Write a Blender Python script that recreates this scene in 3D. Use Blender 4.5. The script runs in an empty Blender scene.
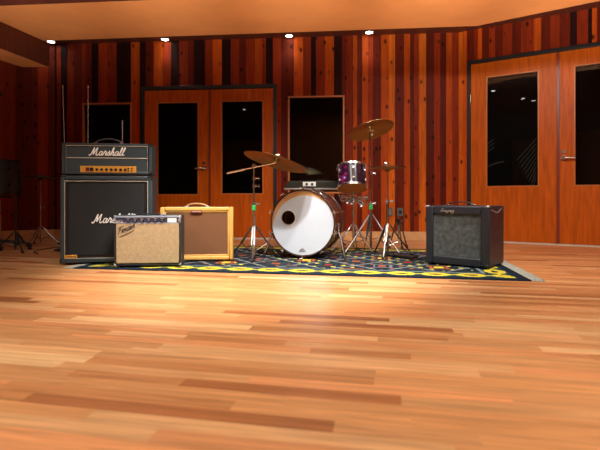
import bpy, bmesh, math, random
from mathutils import Vector, Matrix
PI = math.pi
C = bpy.context.scene.collection
sc = bpy.context.scene

# ------------------------------------------------------------------ camera
CAMZ = 0.56
F = 455.0
cam = bpy.data.cameras.new('camera'); camo = bpy.data.objects.new('camera', cam); C.objects.link(camo)
camo.location = (0, 0, CAMZ); camo.rotation_euler = (PI/2, 0, 0)
cam.sensor_width = 36; cam.lens = 36*F/600; cam.shift_y = -27/600
cam.clip_start = 0.05
cam.dof.use_dof = True; cam.dof.focus_distance = 4.0; cam.dof.aperture_fstop = 2.6
sc.camera = camo

# ------------------------------------------------------------------ world, exposure
w = bpy.data.worlds.new('world'); sc.world = w; w.use_nodes = True
w.node_tree.nodes['Background'].inputs[0].default_value = (1, .8, .6, 1)
w.node_tree.nodes['Background'].inputs[1].default_value = 0.02
vs = sc.view_settings
vs.view_transform = 'Standard'; vs.look = 'None'; vs.gamma = 1; vs.use_curve_mapping = False
vs.exposure = 0.4

# ------------------------------------------------------------------ lights of the room, and added fill
WARM = (1.0, 0.92, 0.82)
CEIL = 2.75
def spot(loc, aim, power, deg, blend=.6, r=.06, col=WARM):
    l = bpy.data.lights.new('spot_lamp', 'SPOT'); l.energy = power; l.spot_size = math.radians(deg)
    l.spot_blend = blend; l.shadow_soft_size = r; l.color = col
    o = bpy.data.objects.new('spot_lamp', l); C.objects.link(o); o.location = loc
    o.rotation_euler = (Vector(aim)-Vector(loc)).to_track_quat('-Z', 'Y').to_euler()
    return o
def area(loc, aim, power, sx, sy, col=WARM):
    l = bpy.data.lights.new('added_area_fill', 'AREA'); l.shape = 'RECTANGLE'; l.size = sx; l.size_y = sy
    l.energy = power; l.color = col
    o = bpy.data.objects.new('added_area_fill', l); C.objects.link(o); o.location = loc
    o.rotation_euler = (Vector(aim)-Vector(loc)).to_track_quat('-Z', 'Y').to_euler()
    return o
# recessed downlights: (x, y, aim, watts, cone)
DOWN = [
    (-3.48, 6.36, (-3.45, 6.2, 0), 2, 100),
    (-1.86, 6.27, (-1.86, 6.0, 0), 4, 100),
    (-0.146, 6.13, (-.14, 5.9, 0), 4, 100),
    (0.912, 6.00, (.91, 5.8, 0), 4, 100),
    (-0.06, 1.73, (-.1, 4.2, 0.3), 120, 75),
    (-0.10, 1.31, (.1, .9, 0), 190, 110),
    (0.12, 2.91, (-0.2, 4.3, 0.2), 180, 85),
    (1.50, 2.90, (1.9, 4.6, 0.8), 190, 100),
    (-0.45, 2.62, (-.40, 3.35, 0), 400, 62),
    (-2.20, 1.50, (-2.1, 2.1, 0), 150, 95),  # added unseen lamp that brightens the left floor
    (2.30, 1.20, (2.4, 2.2, 0), 170, 110),
]
for x, y, aim, p, deg in DOWN:
    spot((x, y, CEIL-.03), aim, p, deg)
area((1.5, -3.0, 2.66), (1.5, -3.0, 0), 40, 2.4, 1.4)  # added ceiling fill panel behind the camera, never in view
# added out-of-frame floor spots that brighten the low soffit
for x, ax, p in ((-2.6, -3.3, 260), (-1.5, -2.0, 360), (-.5, -.7, 420), (.5, .7, 500), (1.5, 1.9, 540), (2.6, 3.2, 520)):
    spot((x, .75, .12), (ax, 4.0, 2.50), p, 38, 1.0, .05)

# ------------------------------------------------------------------ materials
def new_mat(name):
    m = bpy.data.materials.new(name); m.use_nodes = True
    return m, m.node_tree.nodes, m.node_tree.links, m.node_tree.nodes['Principled BSDF']
def mat(name, col, rough=.5, metal=0, noise=0, scale=40, bump=0, spec=.5, coat=0, emit=0, stretch=(1,1,1)):
    m, n, l, b = new_mat(name)
    b.inputs['Base Color'].default_value = (*col, 1); b.inputs['Roughness'].default_value = rough
    b.inputs['Metallic'].default_value = metal; b.inputs['Specular IOR Level'].default_value = spec
    b.inputs['Coat Weight'].default_value = coat
    if emit:
        b.inputs['Emission Color'].default_value = (*col, 1); b.inputs['Emission Strength'].default_value = emit
    if noise or bump:
        tc = n.new('ShaderNodeTexCoord'); mp = n.new('ShaderNodeMapping'); mp.inputs['Scale'].default_value = stretch
        nz = n.new('ShaderNodeTexNoise'); nz.inputs['Scale'].default_value = scale; nz.inputs['Detail'].default_value = 4
        l.new(tc.outputs['Object'], mp.inputs[0]); l.new(mp.outputs[0], nz.inputs['Vector'])
        if noise:
            rp = n.new('ShaderNodeValToRGB')
            rp.color_ramp.elements[0].position = .3; rp.color_ramp.elements[1].position = .7
            rp.color_ramp.elements[0].color = tuple(c*(1-noise) for c in col)+(1,)
            rp.color_ramp.elements[1].color = tuple(min(1, c*(1+noise)) for c in col)+(1,)
            l.new(nz.outputs['Fac'], rp.inputs[0]); l.new(rp.outputs[0], b.inputs['Base Color'])
        if bump:
            bp = n.new('ShaderNodeBump'); bp.inputs['Strength'].default_value = bump; bp.inputs['Distance'].default_value = .002
            l.new(nz.outputs['Fac'], bp.inputs['Height']); l.new(bp.outputs[0], b.inputs['Normal'])
    return m
def wood_attr(name, rough, grain, stretch, scale, knots=False, coat=0, spec=.5, rz=0):
    """wood whose board colour comes from the 'tint' attribute (rgb) and whose grain is shifted per board (alpha)"""
    m, n, l, b = new_mat(name)
    b.inputs['Roughness'].default_value = rough; b.inputs['Coat Weight'].default_value = coat
    b.inputs['Coat Roughness'].default_value = .25; b.inputs['Specular IOR Level'].default_value = spec
    at = n.new('ShaderNodeAttribute'); at.attribute_name = 'tint'
    tc = n.new('ShaderNodeTexCoord'); mp = n.new('ShaderNodeMapping'); mp.inputs['Scale'].default_value = stretch
    add = n.new('ShaderNodeVectorMath'); add.operation = 'ADD'
    ml = n.new('ShaderNodeMath'); ml.operation = 'MULTIPLY'; ml.inputs[1].default_value = 37.0
    pr = n.new('ShaderNodeMapping'); pr.inputs['Rotation'].default_value = (0, 0, math.radians(rz))
    l.new(at.outputs['Alpha'], ml.inputs[0]); l.new(tc.outputs['Object'], pr.inputs[0]); l.new(pr.outputs[0], mp.inputs[0])
    l.new(mp.outputs[0], add.inputs[0]); l.new(ml.outputs[0], add.inputs[1])
    nz = n.new('ShaderNodeTexNoise'); nz.inputs['Scale'].default_value = scale; nz.inputs['Detail'].default_value = 6
    nz.inputs['Distortion'].default_value = .6; l.new(add.outputs[0], nz.inputs['Vector'])
    mr = n.new('ShaderNodeMapRange'); mr.inputs['From Min'].default_value = .3; mr.inputs['From Max'].default_value = .7
    mr.inputs['To Min'].default_value = 1-grain; mr.inputs['To Max'].default_value = 1+grain
    l.new(nz.outputs['Fac'], mr.inputs['Value'])
    mx = n.new('ShaderNodeVectorMath'); mx.operation = 'SCALE'
    l.new(at.outputs['Color'], mx.inputs[0]); l.new(mr.outputs[0], mx.inputs['Scale'])
    last = mx
    if knots:
        mp2 = n.new('ShaderNodeMapping'); mp2.inputs['Scale'].default_value = (9, 9, 5.2)
        l.new(tc.outputs['Object'], mp2.inputs[0])
        vo = n.new('ShaderNodeTexVoronoi'); vo.inputs['Scale'].default_value = 1.0; l.new(mp2.outputs[0], vo.inputs['Vector'])
        k = n.new('ShaderNodeMapRange'); k.inputs['From Min'].default_value = .09; k.inputs['From Max'].default_value = .22
        k.inputs['To Min'].default_value = .15; k.inputs['To Max'].default_value = 1
        l.new(vo.outputs['Distance'], k.inputs['Value'])
        mk = n.new('ShaderNodeVectorMath'); mk.operation = 'SCALE'
        l.new(mx.outputs[0], mk.inputs[0]); l.new(k.outputs[0], mk.inputs['Scale']); last = mk
    l.new(last.outputs[0], b.inputs['Base Color'])
    bp = n.new('ShaderNodeBump'); bp.inputs['Strength'].default_value = .12; bp.inputs['Distance'].default_value = .002
    l.new(nz.outputs['Fac'], bp.inputs['Height']); l.new(bp.outputs[0], b.inputs['Normal'])
    return m
WALLWOOD = wood_attr('cedar_boards', .6, .25, (14, 14, .9), 3.2, knots=True, spec=.12)
FLOORWOOD = wood_attr('oak_strip_floor', .34, .26, (1.0, 20, 1), 3.0, coat=.25, rz=11)
DOORWOOD = wood_attr('door_veneer', .45, .24, (10, 10, .9), 3.0, spec=.2)
PAINT = mat('tan_plaster', (.80, .32, .10), .6, noise=.05, scale=3)
DARKWOOD = mat('dark_ceiling_wood', (.10, .022, .010), .5, noise=.35, scale=6, stretch=(.4, 8, 1))
BASEB = mat('baseboard_wood', (.62, .33, .14), .45, noise=.12, scale=12)
SILL = mat('pale_sill', (.62, .56, .46), .4)
BLACKFR = mat('black_frame', (.012, .012, .013), .4)
ROOMDARK = mat('dark_room_paint', (.03, .022, .018), .8)
TRIMW = mat('stop_trim_wood', (.50, .16, .03), .4, noise=.1, scale=20)
VINYL = mat('black_vinyl', (.022, .028, .034), .42, noise=.15, scale=300, bump=.4)
VINYLB = mat('navy_black_vinyl', (.014, .018, .028), .42, noise=.15, scale=300, bump=.4)
BLUEG = mat('blue_grey_vinyl', (.034, .051, .062), .4, noise=.12, scale=300, bump=.4)
PIPING = mat('white_piping', (.62, .60, .52), .5)
GRILLEK = mat('black_grille_cloth', (.011, .012, .013), .85, noise=.4, scale=400, bump=.6)
GRILLEG = mat('grey_grille_cloth', (.062, .072, .076), .8, noise=.45, scale=28, bump=.6)
GRILLET = mat('tan_grille_cloth', (.36, .275, .155), .8, noise=.14, scale=60, bump=.5)
GRILLEO = mat('oxblood_grille_cloth', (.17, .070, .028), .85, noise=.12, scale=200, bump=.5)
TWEED = mat('yellow_tweed', (.62, .36, .085), .6, noise=.14, scale=220, bump=.5)
ALU = mat('brushed_aluminium', (.55, .57, .60), .35, .9)
GOLD = mat('gold_panel', (.80, .40, .06), .38, .35)
CHROME = mat('chrome', (.72, .72, .75), .22, 1)
DCHROME = mat('dark_chrome', (.34, .32, .31), .26, 1)
BRONZE = mat('cymbal_bronze', (.32, .23, .10), .30, 1, noise=.18, scale=9)
DBRONZE = mat('dull_cymbal', (.10, .06, .03), .35, 1, noise=.18, scale=9)
BLACKP = mat('black_plastic', (.012, .012, .013), .35)
WHITEP = mat('white_print', (.80, .80, .76), .5)
SCRIPTW = mat('white_script', (.85, .85, .82), .4)
SCRIPTS = mat('dark_silver_script', (.07, .06, .065), .3, .3)
HEADW = mat('white_drum_head', (.52, .59, .70), .45, noise=.03, scale=5)
HEADAMB = mat('amber_drum_tone', (.62, .36, .17), .4)
HEADOR = mat('amber_bottom_head', (.52, .17, .02), .35)
HOOPBLK = mat('dark_maple_hoop', (.045, .018, .012), .3, coat=.4)
SHELLR = mat('red_brown_shell', (.075, .016, .008), .25, coat=.5)
INSIDE = mat('drum_inside', (.34, .09, .05), .7)
GREENT = mat('green_tape', (.03, .55, .14), .5)
BLACKMETAL = mat('black_metal', (.05, .05, .05), .3, 1)
DRUBBER = mat('rubber', (.015, .015, .015), .7)
LAMPM = mat('lamp_lens', (1.0, .93, .80), .4, emit=14)
PLATE = mat('grey_wall_plate', (.11, .12, .11), .5)
FRINGE = mat('rug_fringe', (.36, .36, .31), .85, noise=.3, scale=80)
REDBADGE = mat('red_badge', (.14, .012, .008), .4)
def swirl_mat():
    m, n, l, b = new_mat('sparkle_painted_wrap')
    b.inputs['Roughness'].default_value = .2; b.inputs['Coat Weight'].default_value = .6
    tc = n.new('ShaderNodeTexCoord'); vo = n.new('ShaderNodeTexVoronoi'); vo.inputs['Scale'].default_value = 22
    l.new(tc.outputs['Object'], vo.inputs['Vector'])
    rp = n.new('ShaderNodeValToRGB'); e = rp.color_ramp.elements
    e[0].position = 0; e[0].color = (.55, .65, .95, 1); e[1].position = 1; e[1].color = (.01, .005, .03, 1)
    a = e.new(.22); a.color = (.05, .10, .45, 1); a = e.new(.38); a.color = (.22, .008, .05, 1); a = e.new(.6); a.color = (.03, .006, .03, 1)
    l.new(vo.outputs['Distance'], rp.inputs[0])
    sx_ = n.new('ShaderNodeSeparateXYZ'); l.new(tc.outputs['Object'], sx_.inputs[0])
    k = n.new('ShaderNodeMapRange'); k.inputs['From Min'].default_value = -.075; k.inputs['From Max'].default_value = -.045  # mask keeps the painted sparkle reflection on the left of the shell
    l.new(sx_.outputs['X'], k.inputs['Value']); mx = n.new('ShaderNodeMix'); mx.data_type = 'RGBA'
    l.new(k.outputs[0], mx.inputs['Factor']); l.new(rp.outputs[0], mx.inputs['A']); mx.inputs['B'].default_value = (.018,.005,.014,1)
    l.new(mx.outputs['Result'], b.inputs['Base Color']); return m
SWIRL = swirl_mat()
def glass_mat():
    m, n, l, b = new_mat('window_glass'); n.remove(b)
    out = n['Material Output']; tr = n.new('ShaderNodeBsdfTransparent'); tr.inputs[0].default_value = (.6, .62, .6, 1)
    gl = n.new('ShaderNodeBsdfGlossy'); gl.inputs['Roughness'].default_value = .02
    fr = n.new('ShaderNodeFresnel'); fr.inputs['IOR'].default_value = 1.5; mx = n.new('ShaderNodeMixShader')
    l.new(fr.outputs[0], mx.inputs[0]); l.new(tr.outputs[0], mx.inputs[1]); l.new(gl.outputs[0], mx.inputs[2])
    l.new(mx.outputs[0], out.inputs[0]); return m
GLASS = glass_mat()
RUGM = None

# ------------------------------------------------------------------ mesh helpers
def bx(bm, x0, x1, y0, y1, z0, z1, M=None):
    vs_ = [bm.verts.new(Vector(p)) for p in ((x0,y0,z0),(x1,y0,z0),(x1,y1,z0),(x0,y1,z0),(x0,y0,z1),(x1,y0,z1),(x1,y1,z1),(x0,y1,z1))]
    if M is not None:
        for v in vs_: v.co = M @ v.co
    return [bm.faces.new([vs_[i] for i in f]) for f in ((3,2,1,0),(4,5,6,7),(0,1,5,4),(1,2,6,5),(2,3,7,6),(3,0,4,7))]
def frame_of(d):
    d = Vector(d).normalized(); a = Vector((0,0,1)) if abs(d.z) < .9 else Vector((1,0,0))
    u = d.cross(a).normalized(); return u, d.cross(u).normalized()
def tube(bm, pts, r, n=10, closed=False, flat=None):
    pts = [Vector(p) for p in pts]; rings = []; N = len(pts)
    rr = r if isinstance(r, (list, tuple)) else [r]*N
    pu = None
    for i, p in enumerate(pts):
        if closed: d = pts[(i+1) % N]-pts[i-1]
        else: d = pts[min(i+1, N-1)]-pts[max(i-1, 0)]
        if d.length < 1e-9: d = Vector((0,0,1))
        d.normalize()
        if pu is None: u, v = frame_of(d)
        else:
            u = (pu-d*pu.dot(d))
            if u.length < 1e-6: u, _ = frame_of(d)
            u.normalize(); v = d.cross(u)
        pu = u
        ring = []
        for k in range(n):
            o = u*math.cos(2*PI*k/n)*rr[i]+v*math.sin(2*PI*k/n)*rr[i]
            if flat is not None: o = Vector((o.x*flat[0], o.y*flat[1], o.z*flat[2]))
            ring.append(bm.verts.new(p+o))
        rings.append(ring)
    for i in range(N if closed else N-1):
        a, b = rings[i], rings[(i+1) % N]
        for k in range(n): bm.faces.new((a[k], a[(k+1) % n], b[(k+1) % n], b[k]))
    if not closed:
        bm.faces.new(rings[0][::-1]); bm.faces.new(rings[-1])
def cyl(bm, a, b, r0, r1=None, n=16): tube(bm, [a, b], [r0, r0 if r1 is None else r1], n)
def lathe(bm, prof, n=32, M=None):
    """prof: list of (radius, height) revolved about z"""
    rings = []
    for r, z in prof:
        if r < 1e-6: rings.append([bm.verts.new((0,0,z))])
        else: rings.append([bm.verts.new((r*math.cos(2*PI*k/n), r*math.sin(2*PI*k/n), z)) for k in range(n)])
    for a, b in zip(rings, rings[1:]):
        for k in range(n):
            q = [a[k % len(a)], a[(k+1) % len(a)], b[(k+1) % len(b)], b[k % len(b)]]
            q2 = []
            for v in q:
                if v not in q2: q2.append(v)
            if len(q2) > 2: bm.faces.new(q2)
    if M is not None:
        for ring in rings:
            for v in ring: v.co = M @ v.co
def prism(bm, poly, z0, z1):
    a = [bm.verts.new((x, y, z0)) for x, y in poly]; b = [bm.verts.new((x, y, z1)) for x, y in poly]
    n = len(poly); bm.faces.new(a[::-1]); bm.faces.new(b)
    for i in range(n): bm.faces.new((a[i], a[(i+1) % n], b[(i+1) % n], b[i]))
def obj(name, bm, m, parent=None, bevel=0, smooth=True, tint=None, loc=None):
    bmesh.ops.recalc_face_normals(bm, faces=bm.faces)
    me = bpy.data.meshes.new(name); bm.to_mesh(me); bm.free()
    for x in (m if isinstance(m, (list, tuple)) else [m]): me.materials.append(x)
    o = bpy.data.objects.new(name, me); C.objects.link(o)
    if parent is not None: o.parent = parent
    if loc is not None: o.location = loc
    if smooth:
        for p in me.polygons: p.use_smooth = True
        try: me.set_sharp_from_angle(angle=math.radians(35))
        except Exception: pass
    if bevel:
        b = o.modifiers.new('bevel', 'BEVEL'); b.width = bevel; b.segments = 2; b.limit_method = 'ANGLE'
    if tint is not None:
        at = me.color_attributes.new('tint', 'FLOAT_COLOR', 'CORNER')
        for i in range(len(me.loops)): at.data[i].color = tint
    return o
def thing(name, label, cat, loc=(0,0,0), rz=0, group=None):
    o = bpy.data.objects.new(name, None); C.objects.link(o); o.empty_display_size = .05
    o.location = loc; o.rotation_euler = (0, 0, rz); return tag(o, label, cat, group)
def tag(o, label, cat, group=None):
    o['label'] = label; o['category'] = cat
    if group: o['group'] = group
    return o
def st(o): o['kind'] = 'structure'; return o
def B(): return bmesh.new()
def rot(ax, deg): return Matrix.Rotation(math.radians(deg), 4, ax)
def T(x, y, z): return Matrix.Translation((x, y, z))

# ------------------------------------------------------------------ handwriting strokes
LET = {
 'M': (.98, [[(-.18,.12),(-.12,-.02),(.02,.06),(.16,.5),(.27,1.0),(.30,.45),(.32,.12),(.48,.55),(.66,1.0),(.66,.5),(.68,.06),(.80,.0),(.95,.14)]]),
 'a': (.55, [[(.40,.42),(.26,.52),(.08,.36),(.06,.08),(.20,.0),(.36,.2),(.44,.5),(.38,.12),(.46,.0),(.58,.12)]]),
 'r': (.45, [[(.0,.1),(.12,.45),(.17,.6),(.24,.44),(.36,.46),(.30,.14),(.36,.0),(.48,.12)]]),
 's': (.42, [[(.0,.1),(.2,.45),(.25,.58),(.32,.26),(.26,.02),(.08,.04)],[(.26,.02),(.44,.12)]]),
 'h': (.52, [[(.0,.1),(.22,.6),(.30,.95),(.22,1.02),(.14,.6),(.08,.0)],[(.08,.05),(.2,.4),(.34,.5),(.36,.3),(.34,.06),(.42,.0),(.54,.12)]]),
 'l': (.33, [[(.0,.1),(.2,.55),(.28,.95),(.20,1.02),(.12,.6),(.10,.1),(.18,.0),(.34,.12)]]),
 'F': (.62, [[(.02,.0),(.12,-.06),(.22,.3),(.34,.95)],[(.0,.78),(.12,1.0),(.4,.96),(.80,1.08)],[(.12,.48),(.34,.50),(.56,.56)]]),
 'e': (.42, [[(.0,.1),(.22,.24),(.32,.42),(.22,.52),(.10,.36),(.10,.08),(.24,.0),(.44,.12)]]),
 'n': (.50, [[(.0,.3),(.08,.5),(.08,.0)],[(.08,.1),(.22,.46),(.33,.46),(.32,.1),(.40,.0),(.52,.12)]]),
 'd': (.52, [[(.38,.42),(.24,.52),(.08,.36),(.06,.08),(.20,.0),(.36,.2),(.52,1.0)],[(.42,.4),(.38,.1),(.46,.0),(.54,.12)]]),
 'A': (.66, [[(.0,.0),(.18,.4),(.42,1.0),(.44,.5),(.48,.0)],[(.12,.34),(.46,.36)]]),
 'm': (.74, [[(.0,.3),(.08,.5),(.08,.0)],[(.08,.1),(.2,.46),(.3,.44),(.3,.0)],[(.3,.1),(.44,.46),(.54,.44),(.54,.06),(.64,.0),(.76,.12)]]),
 'p': (.52, [[(.1,.5),(.06,.0),(.0,-.4)],[(.08,.2),(.22,.5),(.38,.4),(.34,.1),(.18,.0),(.08,.1)]]),
 'g': (.50, [[(.40,.42),(.24,.52),(.08,.34),(.10,.08),(.24,.04),(.38,.3)],[(.42,.5),(.38,-.1),(.24,-.4),(.06,-.3)]]),
}
def catmull(P, k=5):
    out = []
    for i in range(len(P)-1):
        p0, p1, p2, p3 = P[max(i-1,0)], P[i], P[i+1], P[min(i+2, len(P)-1)]
        for j in range(k):
            t = j/k
            out.append(tuple(.5*((2*b)+(-a+c)*t+(2*a-5*b+4*c-d)*t*t+(-a+3*b-3*c+d)*t**3) for a, b, c, d in zip(p0, p1, p2, p3)))
    out.append(tuple(P[-1])); return out
def script(word, width, height, thick, slant=.25, rise=0.0):
    """lettering in the xz plane, x 0..width, front towards -y"""
    bm = B(); tot = sum(LET[c][0] for c in word); sx = width/tot; x = 0
    for c in word:
        for s in LET[c][1]:
            pts = []
            for px, pz in catmull(s, 4):
                X = (x+px)*sx+pz*height*slant; Z = pz*height+rise*X
                pts.append((X, 0, Z))
            tube(bm, pts, thick, 6, flat=(1, .35, 1))
        x += LET[c][0]
    return bm

# ------------------------------------------------------------------ walls
random.seed(4)
P0 = Vector((2.10, 6.024, 0))                     # corner where the back wall meets the angled wall
tb = Vector((-1, .084, 0)).normalized()           # along the back wall, to the left
nb = Vector((-.084, -1, 0)).normalized()
tr_ = Vector((1, -.6, 0)).normalized()          # along the angled wall, to the right
nr = Vector((-.6, -1, 0)).normalized()
def hit(px, wall):
    k = (px-300)/F
    if wall == 'b': d = 6.20/(1+.084*k)
    else: d = 7.283/(1+.6*k)
    p = Vector((k*d, d, 0)); return (p-P0).length, d
def ub(px): return hit(px, 'b')[0]
def ur(px): return hit(px, 'r')[0]
def zat(py, px, wall): return CAMZ+(198-py)*hit(px, wall)[1]/F
def basis(o, t, n):
    """local x along wall, y out of the room (behind the wall), z up"""
    M = Matrix.Identity(4)
    for i in range(3):
        M[i][0] = t[i]; M[i][1] = -n[i]; M[i][2] = (0,0,1)[i]; M[i][3] = o[i]
    return M
# board tones
DK, MD, RD, OR, BR = (.020,.003,.002), (.11,.010,.002), (.24,.024,.003), (.46,.068,.004), (.62,.13,.008)
def boards_mesh(name, M, boards, holes, z1, label_side):
    bm = B(); cols = []
    edges = sorted(set([h[0] for h in holes]+[h[1] for h in holes]))
    for (a, b, tone) in boards:
        cuts = [a]+[e for e in edges if a+1e-4 < e < b-1e-4]+[b]
        off = random.choice((0, .006, .012)); j = random.uniform(.82, 1.18); al = random.random()
        for c0, c1 in zip(cuts, cuts[1:]):
            mid = (c0+c1)/2; zs = [(0, z1)]
            for h in holes:
                if h[0] < mid < h[1]:
                    nz = []
                    for (s, e) in zs:
                        if h[3] <= s or h[2] >= e: nz.append((s, e)); continue
                        if h[2] > s: nz.append((s, h[2]))
                        if h[3] < e: nz.append((h[3], e))
                    zs = nz
            for s, e in zs:
                fs = bx(bm, c0, c1, -off, .045, s, e, M)
                col = (tone[0]*j, tone[1]*j, tone[2]*j, al)
                cols += [col]*len(fs)
    fl = list(bm.faces)
    lay = bm.loops.layers.float_color.new('tint')
    for f, c in zip(fl, cols):
        for lp in f.loops: lp[lay] = c
    bmesh.ops.recalc_face_normals(bm, faces=bm.faces)
    me = bpy.data.meshes.new(name); bm.to_mesh(me); bm.free(); me.materials.append(WALLWOOD)
    o = bpy.data.objects.new(name, me); C.objects.link(o); return st(o)
def fill(seq, u_of):
    """seq: list of (px_start, tone), px_end last; -> boards"""
    out = []
    for (a, t), (b, _) in zip(seq, seq[1:]):
        u0, u1 = sorted((u_of(a), u_of(b))); out.append((u0, u1, t))
    return out
bseq = [(48,DK),(57,RD),(61,DK),(67,RD),(74,MD),(82,RD),(86,MD),(92,DK),(99,RD),(108,RD),(117,DK),(131,OR),(140,DK),(146,MD),
        (154,OR),(163,RD),(171,DK),(179,RD),(188,MD),(194,DK),(205,RD),(213,OR),(222,DK),(231,RD),(239,MD),(246,RD),(255,OR),
        (262,RD),(266,DK),(273,RD),(281,MD),(288,MD),(294,OR),(303,RD),(311,DK),(316,RD),(325,OR),(334,DK),(341.9,MD),(346,RD),(353,OR),(357,MD),(362,OR),(368,RD),(373,MD),(381,OR),(389,BR),(395,MD),(404,OR),(410,MD),(414,RD),(419,BR),
        (426,MD),(434,RD),(440,MD),(446,OR),(452,RD),(458.6,RD)]
bb = fill(bseq, ub)
# holes: (u0,u1,z0,z1)
HB = []
HB.append((ub(277), ub(141), 0, 2.12))                                   # double doors
HB.append((ub(132), ub(83), .62, zat(103, 108, 'b')))                     # small window
WT = zat(96, 316, 'b')
HB.append((ub(344.5), ub(288), .62, WT))
WALLB = basis(P0, tb, nb)
boards_mesh('wall_back', WALLB, bb, HB, 2.79, 'back')
rseq = [(458.7,BR),(463,OR),(467,MD),(474,RD),(478,OR),(482,MD),(489,RD),(495,MD),(503,RD),(512,MD),(521,RD),
        (534,OR),(541,MD),(550,RD),(560,MD),(570,DK),(577,RD),(588,DK),(592,OR),(597,MD),(606,RD),(620,MD),(640,RD)]
rb = fill(rseq, ur)
uend = rb[-1][1]
while uend < 3.42:
    wd = random.uniform(.06, .14); rb.append((uend, uend+wd, random.choice((RD, MD, OR, DK)))); uend += wd
uR0 = ur(467); uR1 = uR0+.045*2+.99*2
HR = [(uR0, uR1, 0, 2.35)]
WALLR = basis(P0, tr_, nr)
boards_mesh('wall_right', WALLR, rb, HR, 2.79, 'right')
# left angled wall
PL = Vector((-3.5, 6.495, 0)); tl = Vector((-1, -.5, 0)).normalized(); nl = Vector((.447, -.894, 0))
lb = []; u = -.0
while u < 1.75:
    wd = random.uniform(.07, .15); lb.append((u, u+wd, random.choice((RD, MD, MD, DK)))); u += wd
boards_mesh('wall_left', basis(PL, tl, nl), lb, [], 2.79, 'left')
# the rest of the room, behind and beside the camera
def wallbox(name, a, b, th=.1, m=PAINT, z1=2.75):
    a = Vector((*a, 0)); b = Vector((*b, 0)); t = (b-a).normalized(); n = Vector((t.y, -t.x, 0))
    bm = B(); bx(bm, 0, (b-a).length, 0, th, 0, z1, basis(a, t, -n)); return st(obj(name, bm, m, smooth=False))
wallbox('wall_west', (-5.0, -4.5), (-5.0, 5.75), m=DARKWOOD, th=-.1)
wallbox('wall_front', (5.0, -4.5), (-5.0, -4.5), m=PAINT, th=-.1)
wallbox('wall_east', (5.0, 4.25), (5.0, -4.5), m=DARKWOOD, th=-.1)

# floor: strip planks laid almost along the rug
def make_floor():
    bm = B(); cols = []; a = math.radians(-11); ca, sa = math.cos(a), math.sin(a)
    v = -6.6; wd = .060
    tones = [(.56,.25,.095),(.62,.29,.115),(.68,.34,.145),(.50,.20,.070),(.74,.42,.19),(.60,.26,.095),(.64,.26,.10),(.36,.125,.042)]
    wts = [5,6,5,3,3,5,5,1.1]
    while v < 9.5:
        u = -8.5+random.uniform(0, .8)
        while u < 8.5:
            L = random.uniform(.3, 1.3); c = random.choices(tones, wts)[0]; j = random.uniform(.92, 1.08); al = random.random()
            q = [(u, v), (u+L, v), (u+L, v+wd), (u, v+wd)]
            P = [(x*ca-y*sa, x*sa+y*ca) for x, y in q]
            if all(-5.2 < p[0] < 5.3 and -4.8 < p[1] < 8.4 for p in P):
                bm.faces.new([bm.verts.new((p[0], p[1], 0)) for p in P]); cols.append((c[0]*j, c[1]*j, c[2]*j, al))
            u += L
        v += wd
    lay = bm.loops.layers.float_color.new('tint')
    for f, c in zip(list(bm.faces), cols):
        for lp in f.loops: lp[lay] = c
    me = bpy.data.meshes.new('floor'); bm.to_mesh(me); bm.free(); me.materials.append(FLOORWOOD)
    o = bpy.data.objects.new('floor', me); C.objects.link(o); st(o)
    bm = B(); bx(bm, -5.3, 5.3, -4.9, 8.5, -.1, -.002); st(obj('floor_base', bm, DARKWOOD, smooth=False))
make_floor()
# ceiling: dark wood, with the lower tan soffit in front of the wall
bm = B(); bx(bm, -5.1, 5.1, -4.6, 7.0, CEIL, CEIL+.06); st(obj('ceiling', bm, DARKWOOD, smooth=False))
def slab(name, poly, z0, z1):
    bm = B(); prism(bm, poly, z0, z1)
    o = obj(name, bm, [PAINT, DARKWOOD], smooth=False)
    for p in o.data.polygons: p.material_index = 0 if abs(p.normal.z) > .5 else 1
    return st(o)
slab('ceiling_soffit', [(-4.6, 5.75), (1.996, 5.13), (4.95, 3.11), (4.95, 1.95), (1.6, 4.19), (-4.95, 4.76), (-4.95, 5.6)], 2.50, CEIL)
slab('ceiling_soffit_left', [(-3.14, 5.70), (-3.29, 4.98), (-3.40, 4.60), (-4.98, 4.60), (-4.98, 5.10), (-3.57, 5.41), (-3.48, 5.70)], 2.20, 2.495)

# ------------------------------------------------------------------ baseboards
def baseboard(name, M, spans, h=.145):
    bm = B()
    for a, b in spans:
        bx(bm, a, b, -.024, -.012, 0, h, M); bx(bm, a, b, -.030, -.024, 0, .02, M)
    return st(obj(name, bm, BASEB, bevel=.002))
baseboard('baseboard_back', WALLB, [(.02, ub(277)-.0), (ub(141), ub(50))], .112)
baseboard('baseboard_right', WALLR, [(.02, uR0)], .112)
baseboard('baseboard_left', basis(PL, tl, nl), [(.02, 1.6)], .112)

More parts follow.
